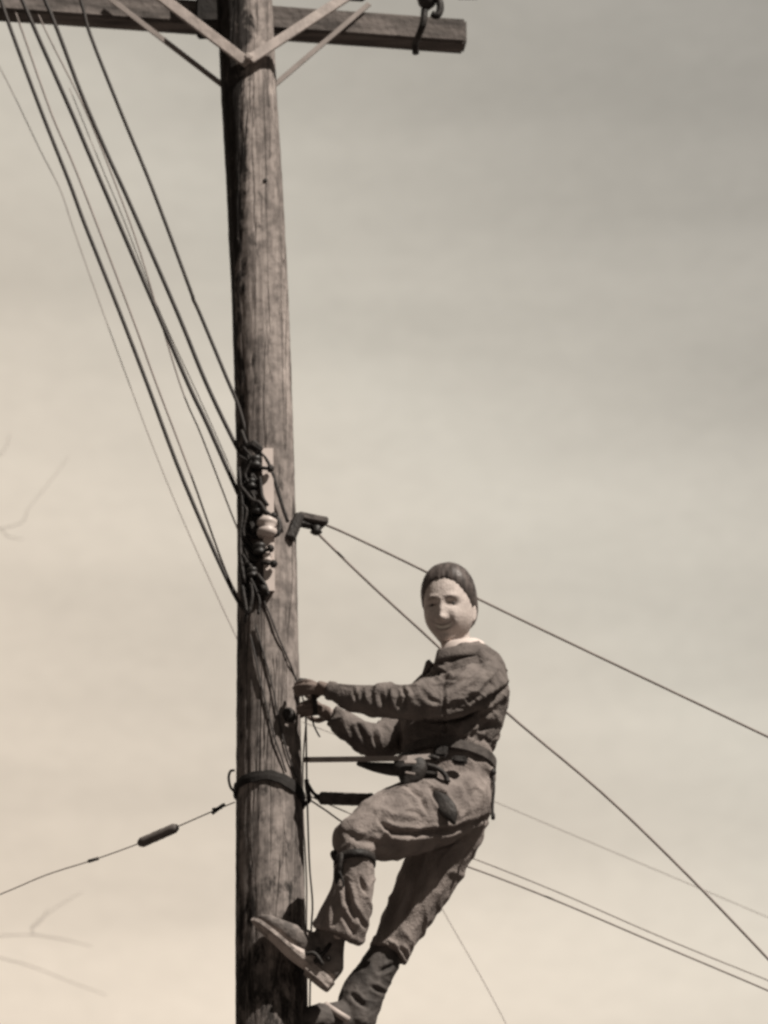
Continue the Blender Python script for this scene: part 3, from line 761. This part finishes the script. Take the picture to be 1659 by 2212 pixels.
# ---- hair: shell over the scalp with combed-back strands
hb2 = bmesh.new(); hb2.from_mesh(me_tmp); hb2.normal_update()
keep = []
for v in hb2.verts:
    x, y, z = v.co
    ang = math.atan2(abs(x), -y)              # 0 front, pi back
    line = .083 + .004 * math.cos(x * 60)
    pts_ = [(0, .084), (.35, .080), (.62, .060), (.85, .042), (1.15, .022), (1.5, .000), (1.75, .010), (2.0, -.02), (2.5, -.062), (3.2, -.07)]
    line = np.interp(ang, [p[0] for p in pts_], [p[1] for p in pts_]) + .006 * mnoise.noise(Vector((ang * 9, x * 60, 2))) + .004 * mnoise.noise(Vector((x * 260, y * 200, 7)))
    h = z - line
    t_ = min(max(h / .045, 0), 1); th = .0115 * t_ * (2 - t_) + .008 * min(max((z - .07) / .05, 0), 1) * math.exp(-((y + .03) / .08) ** 2)
    th += .0006 * t_ * mnoise.noise(Vector((x * 150 + y * 40, y * 26, z * 30)))  * (1 if h > 0 else 0)
    n_ = v.normal.copy()
    v.co = v.co + n_ * (th + .0012 if h > 0 else -.004)
    v.tag = h > -.004
bmesh.ops.delete(hb2, geom=[f for f in hb2.faces if not all(v.tag for v in f.verts)], context='FACES')
bmesh.ops.delete(hb2, geom=[v for v in hb2.verts if not v.link_faces], context='VERTS')
rnd = random.Random(5); src = [v for v in hb2.verts]
hb2.normal_update()
for _ in range(260):
    v = src[rnd.randrange(len(src))]; p = v.co.copy(); n_ = v.normal.copy()
    if p.length < .05: continue
    dr_ = Vector((rnd.uniform(-.25, .25) + (.5 if p.x > -.02 else -.5) * .6, 1, -.15 + rnd.uniform(-.2, .2))); P = []
    lift = rnd.uniform(.0002, .0016)
    for k in range(5):
        P.append(p + n_ * (lift * (0.2 + k * .25)))
        t = dr_ - n_ * dr_.dot(n_); t.normalize(); p = p + t * .008
        n2 = Vector((p.x / .0765 ** 2, p.y / .098 ** 2, p.z / .128 ** 2)).normalized()
        p -= (n2 - n_) * 0 + n2 * .0003; n_ = n2
    rr = rnd.uniform(.0003, .0006)
    ring_tube(hb2, [tuple(q) + (rr * (1 - .15 * i), rr * (1 - .15 * i)) for i, q in enumerate(P)], 4)
bmesh.ops.transform(hb2, matrix=HM, verts=hb2.verts)
me = bpy.data.meshes.new('hair'); hb2.to_mesh(me); hb2.free()
me.polygons.foreach_set('use_smooth', [True] * len(me.polygons))
link('hair', me, M['hair'], man)
for s in (-1, 1):
    bm = bmesh.new(); bmesh.ops.create_uvsphere(bm, u_segments=14, v_segments=10, radius=.0100)
    bmesh.ops.transform(bm, matrix=HM @ Matrix.Translation((s * .031, -.0722, .0006)), verts=bm.verts)
    bm_obj('eye', bm, M['eye'], man, True)

# ---- trousers
bm = bmesh.new()
T = lambda pts, n=5, re=True: ring_tube(bm, limb_rows(pts, n, re), 24)
T([(978, 1640, 0, 88, .125), (968, 1680, 0, 98, .135), (985, 1730, 0, 80, .13)])
T([(990, 1722, -.04, 74, .10), (930, 1752, -.10, 78, .098), (870, 1775, -.14, 76, .092), (810, 1797, -.185, 64, .085), (768, 1812, -.215, 48, .075)])
T([(775, 1818, -.21, 46, .075), (768, 1855, -.215, 40, .07), (766, 1885, -.21, 41, .066), (756, 1945, -.195, 47, .066), (742, 1990, -.175, 54, .066), (730, 2022, -.165, 54, .066)], 5, False)
T([(1000, 1735, .05, 64, .10), (968, 1815, .07, 64, .095), (928, 1890, .085, 60, .088), (888, 1965, .085, 52, .078), (856, 2025, .08, 44, .068), (838, 2062, .075, 41, .064)], 5, False)
T([(1015, 1720, .02, 50, .12), (1000, 1765, .0, 52, .11)])
tro = organic('trousers', bm, M['khaki'], man, 0.0042, 5)
folds(tro, [
    ([(835, 1790), (900, 1800), (980, 1792), (1060, 1765)], 7, -.014),
    ([(820, 1772), (850, 1800), (900, 1806)], 7, -.013),
    ([(930, 1700), (960, 1740), (975, 1768)], 9, -.020),
    ([(958, 1720), (968, 1765)], 6, -.014),
    ([(800, 1740), (850, 1760), (900, 1765)], 10, .006),
    ([(740, 1795), (780, 1815), (830, 1825)], 9, -.006),
    ([(1050, 1690), (1030, 1740), (1010, 1780)], 9, .006),
    ([(940, 1830), (1000, 1805)], 8, -.006),
    ([(746, 1905), (752, 1945), (766, 1985)], 8, -.015),
    ([(778, 1895), (790, 1930)], 5, -.008), ([(765, 1960), (780, 1990), (790, 2005)], 6, -.008),
    ([(742, 1970), (765, 2020)], 7, -.007), ([(715, 1960), (712, 2005)], 7, .006),
    ([(860, 2040), (875, 2058), (880, 2075)], 5, -.010), ([(900, 1890), (880, 1960), (850, 2030)], 10, -.008),
    ([(960, 1900), (920, 1980)], 10, .006), ([(840, 2030), (870, 2050)], 6, .006), ([(925, 1880), (900, 1930)], 9, -.006),
    ([(880, 1700), (905, 1720), (925, 1760)], 7, -.006), ([(1000, 1690), (1015, 1730)], 8, -.005),
], wr=.0055, ws=(12, 12, 9), seed=2)
# strap pressing the shin in
# ---- jacket
bm = bmesh.new()
T([(990, 1412, .01, 40, .06), (998, 1430, .005, 66, .10), (1008, 1462, 0, 86, .135), (1000, 1510, 0, 96, .142), (975, 1570, 0, 104, .142), (968, 1612, 0, 98, .14), (972, 1640, 0, 88, .128)], 6, False)
T([(1056, 1470, -.11, 36, .062), (1020, 1486, -.17, 48, .066), (970, 1505, -.21, 48, .062), (915, 1512, -.235, 42, .056), (872, 1516, -.24, 37, .05), (835, 1514, -.225, 37, .05), (800, 1514, -.20, 33, .045), (750, 1504, -.17, 26, .038), (722, 1494, -.15, 17, .028), (708, 1490, -.145, 19, .030)], 5, False)
T([(960, 1468, .11, 40, .06), (915, 1520, .10, 44, .06), (862, 1580, .06, 42, .058), (815, 1600, .03, 36, .052), (785, 1592, .0, 34, .048), (750, 1568, -.03, 30, .046), (726, 1552, -.045, 22, .034), (716, 1546, -.05, 24, .036)], 5, False)
T([(1020, 1428, -.03, 26, .07), (1050, 1452, -.06, 30, .08), (1062, 1484, -.07, 36, .09), (1042, 1540, -.05, 42, .09)])
jac = organic('jacket', bm, M['jacket'], man, 0.004, 5)
folds(jac, [
    ([(938, 1440), (955, 1462), (985, 1468)], 6, -.012), ([(960, 1475), (958, 1530), (962, 1600)], 4, -.006), ([(985, 1505), (1020, 1500), (1030, 1525), (990, 1530), (985, 1505)], 3, -.0035),
    ([(1100, 1482), (1050, 1515), (1000, 1545), (955, 1556), (920, 1556)], 8, -.020),
    ([(1070, 1535), (1020, 1545), (960, 1570)], 8, -.008),
    ([(1060, 1560), (1020, 1590), (985, 1600)], 7, -.008), ([(1050, 1590), (1040, 1630)], 6, -.008),
    ([(1075, 1590), (1060, 1615)], 6, -.008), ([(1000, 1575), (1015, 1600), (1000, 1620)], 8, .008),
    ([(1040, 1440), (1000, 1470), (960, 1490)], 8, -.006), ([(1070, 1450), (1030, 1490), (990, 1510)], 8, .006),
    ([(868, 1482), (876, 1500), (874, 1530)], 5, -.010), ([(845, 1490), (850, 1520), (862, 1540)], 8, .007),
    ([(820, 1498), (830, 1530)], 7, -.008), ([(790, 1494), (800, 1520)], 7, .006), ([(765, 1495), (772, 1518)], 5, -.006),
    ([(905, 1485), (925, 1510), (950, 1520)], 7, -.006), ([(930, 1455), (965, 1458)], 6, -.012), ([(930, 1432), (960, 1438)], 6, -.008),
    ([(770, 1560), (790, 1600)], 7, -.007), ([(745, 1570), (760, 1600)], 7, .006), ([(808, 1570), (815, 1615)], 6, -.010),
    ([(905, 1565), (960, 1575), (990, 1600)], 9, -.008), ([(880, 1590), (940, 1605)], 8, .006),
], wr=.0058, ws=(13, 13, 12), seed=8)
# jacket collar and lapels
def collar(name, m_, cx, cy, y, rl, rd, h, th, tilt, flare, parent, open_=0.5, n=48):
    c = U(cx, cy, y); bm = bmesh.new(); rings = []
    Rt = Matrix.Rotation(tilt[0], 3, 'X') @ Matrix.Rotation(tilt[1], 3, 'Y')
    for k in range(n + 1):
        a = open_ + (2 * math.pi - 2 * open_) * k / n + R(200)   # gap faces down-left of the frame
        ca, sa = math.cos(a), math.sin(a); e = min(k, n - k) / n
        drop = 1 + .9 * math.exp(-(e / .10) ** 2)
        prof = [(-.3 * h, 0), (.15 * h, -.002), (.9 * h, -.001), (1.0 * h, th * .6), (.8 * h, th + .3 * flare), (.2 * h - .25 * h * (drop - 1), th + .8 * flare), (-.35 * h * drop, th + flare * 1.2), (-.33 * h * drop, th * .2 + flare * 1.0), (.1 * h, th * .3)]
        rings.append([bm.verts.new(c + Rt @ Vector(((rl + o_) * ca, (rd + o_) * sa, z_ + .002 * mnoise.noise(Vector((a * 2, z_ * 50, 1)))))) for z_, o_ in prof])
    m2 = len(rings[0])
    for i in range(n):
        for k in range(m2): bm.faces.new((rings[i][k], rings[i][(k+1) % m2], rings[i+1][(k+1) % m2], rings[i+1][k]))
    bm.faces.new(rings[0][::-1]); bm.faces.new(rings[-1])
    return bm_obj(name, bm, m_, parent, True)
collar('shirt_collar', M['shirt'], 997, 1413, .006, .060, .070, .030, .006, (R(8), R(-9)), .020, man, .35)
collar('jacket_collar', M['jacket'], 998, 1436, .005, .096, .116, .030, .007, (R(8), R(-5)), .020, man, .45)
# ---- waistband hem of the jacket is gathered by the tool belt
def belt_ring(name, m_, ctr, rl, rd, h, th, tilt, parent, n=56):
    bm = bmesh.new(); rings = []; Rt = Matrix.Rotation(tilt[0], 3, 'X') @ Matrix.Rotation(tilt[1], 3, 'Y')
    for k in range(n):
        a = 2 * math.pi * k / n; rings.append([bm.verts.new(ctr + Rt @ Vector(((rl + o_) * math.cos(a), (rd + o_) * math.sin(a), z_))) for o_, z_ in ((-.01, -h / 2), (th, -h / 2), (th, h / 2), (-.01, h / 2))])
    for k in range(n):
        for i in range(4): bm.faces.new((rings[k][i], rings[(k+1) % n][i], rings[(k+1) % n][(i+1) % 4], rings[k][(i+1) % 4]))
    return bm_obj(name, bm, m_, parent)
BC = U(970, 1645, 0)
belt = belt_ring('tool_belt', M['webbing'], BC, .138, .150, .028, .005, (R(0), R(6)), man)
# dark pouch hanging at the front of the belt
bm = bmesh.new()
ring_tube(bm, limb_rows([(884, 1644, -.17, 33, .026), (886, 1662, -.175, 36, .03), (884, 1678, -.175, 28, .026), (878, 1693, -.175, 14, .02)], 5, True), 18, pw_=3)
organic('pouch', bm, M['leather'], belt, .004, 3)
bm = bmesh.new(); box(bm, U(886, 1646, -.215), .036, .006, .012, None, .002); bm_obj('buckle', bm, M['galv'], belt)
bm = bmesh.new(); box(bm, U(940, 1660, -.16), .03, .008, .010, Matrix.Rotation(R(-10), 3, 'Y'), .002); bm_obj('buckle', bm, M['galv'], belt)
bm = bmesh.new(); box(bm, U(886, 1670, -.214), .030, .004, .007, Matrix.Rotation(R(10), 3, 'Y'), .001); bm_obj('rivet_plate', bm, M['strap'], belt)
for (x, y, w, h, an) in [(952, 1624, 30, 26, 0), (993, 1643, 32, 17, 6), (930, 1672, 30, 14, 8)]:
    bm = bmesh.new(); box(bm, U(x, y, -.165), w * PX, .03, h * PX, Matrix.Rotation(R(an), 3, 'Y'), .006); bm_obj('tool_loop', bm, M['leather'], belt)
for pts in ([(905, 1642), (930, 1635), (948, 1640)], [(922, 1652), (945, 1660), (960, 1672), (968, 1690)]):
    bm = bmesh.new(); wire(bm, [U(a, b, -.178) for a, b in pts], .008, 8); bm_obj('tool_strap', bm, M['leather'], belt, True)
bm = bmesh.new(); bmesh.ops.create_icosphere(bm, subdivisions=2, radius=.012, matrix=Matrix.Translation(U(1064, 1668, -.05)))
wire(bm, [U(1064, 1668, -.05), U(1067, 1700, -.05), U(1064, 1740, -.05), U(1065, 1768, -.05)], .0042, 8); lathe(bm, U(1065, 1756, -.05), (0, 0, -1), [(0, .004), (.004, .0065), (.018, .0065), (.022, .003)], 10)
bm_obj('hanging_cord', bm, M['leather'], belt, True)
# hip pocket opening, its inner shade built as a dark shape
bm = bmesh.new()
ring_tube(bm, limb_rows([(936, 1697, -.165, 5, .008), (950, 1722, -.19, 14, .010), (964, 1744, -.20, 20, .011), (974, 1762, -.20, 15, .010), (980, 1776, -.195, 6, .008)], 5), 14)
ring_tube(bm, limb_rows([(961, 1688, -.160, 3, .006), (963, 1708, -.18, 6, .008), (966, 1735, -.195, 9, .009)], 4), 10)
ring_tube(bm, limb_rows([(925, 1722, -.19, 3, .005), (940, 1738, -.195, 6, .006), (962, 1756, -.20, 8, .008)], 4), 10)
organic('pocket_opening', bm, M['leather'], belt, .003, 2)

# ---- safety strap from the belt to the pole
ss = empty('safety_strap', U(760, 1640, -.12))
props(ss, 'narrow tan strap stretched level from the man\'s belt to the pole', 'strap')
def band_path(name, P, h, t, m_, parent):
    bm = bmesh.new(); rings = []; n = len(P)
    for i, p in enumerate(P):
        d = (Vector(P[min(i+1, n-1)]) - Vector(P[max(i-1, 0)])).normalized(); s = d.cross(Vector((0, 0, 1))).normalized(); u_ = s.cross(d)
        rings.append([bm.verts.new(Vector(p) + s * (a * t / 2) + u_ * (b * h / 2)) for a, b in ((-1, -1), (1, -1), (1, 1), (-1, 1))])
    for i in range(n - 1):
        for k in range(4): bm.faces.new((rings[i][k], rings[i][(k+1) % 4], rings[i+1][(k+1) % 4], rings[i+1][k]))
    bm.faces.new(rings[0][::-1]); bm.faces.new(rings[-1]); return bm_obj(name, bm, m_, parent)
band_path('strap', [U(655, 1641, .0), U(658, 1641, -.05), U(672, 1641, -.09), U(760, 1640, -.14), U(880, 1638, -.205), U(930, 1634, -.18)], .016, .005, M['strap'], ss)
bm = bmesh.new(); ring_tube(bm, limb_rows([(775, 1650, -.14, 5, .008), (810, 1657, -.15, 11, .012), (850, 1662, -.165, 15, .014), (885, 1664, -.19, 14, .014)], 5), 12)
bm_obj('strap_tail', bm, M['leather'], ss, True)

# ---- boots
def boot(heel, toe, L_, shaft, parent, wd=.045, lm='boot', smo='sole'):
    H, Tt = Vector(heel), Vector(toe); l = (Tt - H).normalized(); w = Vector((0, 1, 0)); w = (w - l * w.dot(l)).normalized(); h = w.cross(l)
    if h.z < 0: h = -h
    W = lambda a, b, c: H + l * a + w * b + h * c
    bm = bmesh.new(); prof = [(0, .60, .012, .060), (.02, .72, .010, .085), (.06, .78, .010, .105), (.10, .76, .010, .098), (.14, .84, .008, .092), (.19, .98, .008, .076), (.24, 1.0, .008, .058), (.28, .85, .009, .046), (.303, .5, .011, .030)]
    rings = []
    for a, ws_, h0, h1 in prof:
        a *= L_ / .31; rg_ = []
        for k in range(20):
            an = 2 * math.pi * k / 20; c, s = math.cos(an), math.sin(an)
            c = math.copysign(abs(c) ** .8, c); s2 = math.copysign(abs(s) ** (.75 if s < 0 else 1.0), s)
            rg_.append(bm.verts.new(W(a, wd * ws_ * c, (h0 + h1) / 2 + (h1 - h0) / 2 * s2)))
        rings.append(rg_)
    for i in range(len(rings) - 1):
        for k in range(20): bm.faces.new((rings[i][k], rings[i][(k+1) % 20], rings[i+1][(k+1) % 20], rings[i+1][k]))
    bm.faces.new(rings[0][::-1]); bm.faces.new(rings[-1])
    ring_tube(bm, limb_rows(shaft, 5), 20)
    ob = organic('boot', bm, M[lm], parent, .004, 3)
    # sole with welt and a separate heel block
    bm = bmesh.new(); out = [(-.008, .0), (0, .62), (.03, .84), (.08, .82), (.12, .80), (.17, .98), (.22, 1.12), (.26, 1.06), (.295, .76), (.318, .0)]
    oc = catmull([(a * L_ / .31, b * wd, 0) for a, b in out], 5)
    for (z0_, z1_, a0, a1) in ((0, .010, -1, 1), (-.018, -.001, -1, .085)):
        pts = [(p[0], p[1]) for p in oc if p[0] <= a1]
        loop = [(a, -abs(b)) for a, b in pts] + [(a, abs(b)) for a, b in pts[::-1]]
        lo_ = [bm.verts.new(W(a, b, z0_)) for a, b in loop]; hi_ = [bm.verts.new(W(a, b, z1_)) for a, b in loop]
        n = len(loop)
        for k in range(n): bm.faces.new((lo_[k], lo_[(k+1) % n], hi_[(k+1) % n], hi_[k]))
        bm.faces.new(lo_[::-1]); bm.faces.new(hi_)
    bmesh.ops.remove_doubles(bm, verts=bm.verts, dist=.0004)
    bm_obj('sole', bm, M[smo], ob)
    return ob, W
nb, W1 = boot(U(714, 2128, -.13), U(562, 2004, -.16), .295,
              [(700, 2085, -.135, 40, .045), (706, 2050, -.13, 36, .042), (714, 2015, -.14, 32, .04)], man)
# climber: strap over the instep, stirrup iron, pad strap below the knee
bm = bmesh.new(); P = [W1(.075, -.045, .012), W1(.072, -.047, .05), W1(.075, -.03, .085), W1(.08, 0, .10), W1(.078, .035, .08), W1(.075, .046, .03)]
for i in range(len(P)): pass
wire(bm, P, .007, 8); bm_obj('climber_strap', bm, M['leather'], nb, True)
for t in (.02, .06):
    bm = bmesh.new(); bmesh.ops.create_icosphere(bm, subdivisions=2, radius=.0085, matrix=Matrix.Translation(W1(t + .03, -.05, .045))); bm_obj('rivet', bm, M['iron'], nb, True)
bm = bmesh.new(); wire(bm, [W1(.05, -.05, .02), W1(.09, -.052, .03), W1(.11, -.048, .012)], .006, 8); bm_obj('stirrup_iron', bm, M['iron'], nb, True)
bm = bmesh.new(); ring_tube(bm, limb_rows([(725, 1852, -.235, 9, .013), (722, 1845, -.235, 9, .013)], 3), 12)
ring_tube(bm, limb_rows([(738, 1848, -.275, 8, .01), (735, 1865, -.275, 6, .01), (730, 1885, -.265, 8, .01), (727, 1905, -.255, 4, .006)], 4), 10)
wire(bm, [U(735, 1886, -.275), U(741, 1905, -.270), U(741, 1918, -.265)], .004, 6)
organic('strap_buckle', bm, M['leather'], man, .003, 1)
bm = bmesh.new(); c = U(766, 1863, -.21); rings = []
for k in range(40):
    a = 2 * math.pi * k / 40; rings.append([bm.verts.new(c + Vector((o_ * math.cos(a) * .060, o_ * math.sin(a) * .083, zz + .004 * math.cos(a)))) for o_, zz in ((.9, -.011), (1.04, -.011), (1.04, .011), (.9, .011))])
for k in range(40):
    for i in range(4): bm.faces.new((rings[k][i], rings[(k+1) % 40][i], rings[(k+1) % 40][(i+1) % 4], rings[k][(i+1) % 4]))
bm_obj('knee_strap', bm, M['leather'], man, True)
fbt, W2 = boot(U(775, 2240, .06), U(655, 2232, .0), .28,
               [(768, 2200, .06, 44, .048), (782, 2150, .065, 45, .048), (808, 2105, .07, 40, .048), (828, 2070, .075, 37, .046), (836, 2052, .075, 34, .046)], man, .048, 'darkboot', 'darkboot')
folds(fbt, [([(850, 2085), (820, 2100)], 6, -.008), ([(800, 2130), (830, 2145)], 6, -.006), ([(760, 2150), (790, 2175)], 7, -.008)], wr=.0018, ws=(18, 18, 18))
bm = bmesh.new(); wire(bm, [U(702, 2170, .01), U(725, 2186, .0), U(752, 2203, -.01)], .011, 8); bm_obj('boot_cuff', bm, M['sock'], fbt, True)
bpy.data.meshes.remove(me_tmp)
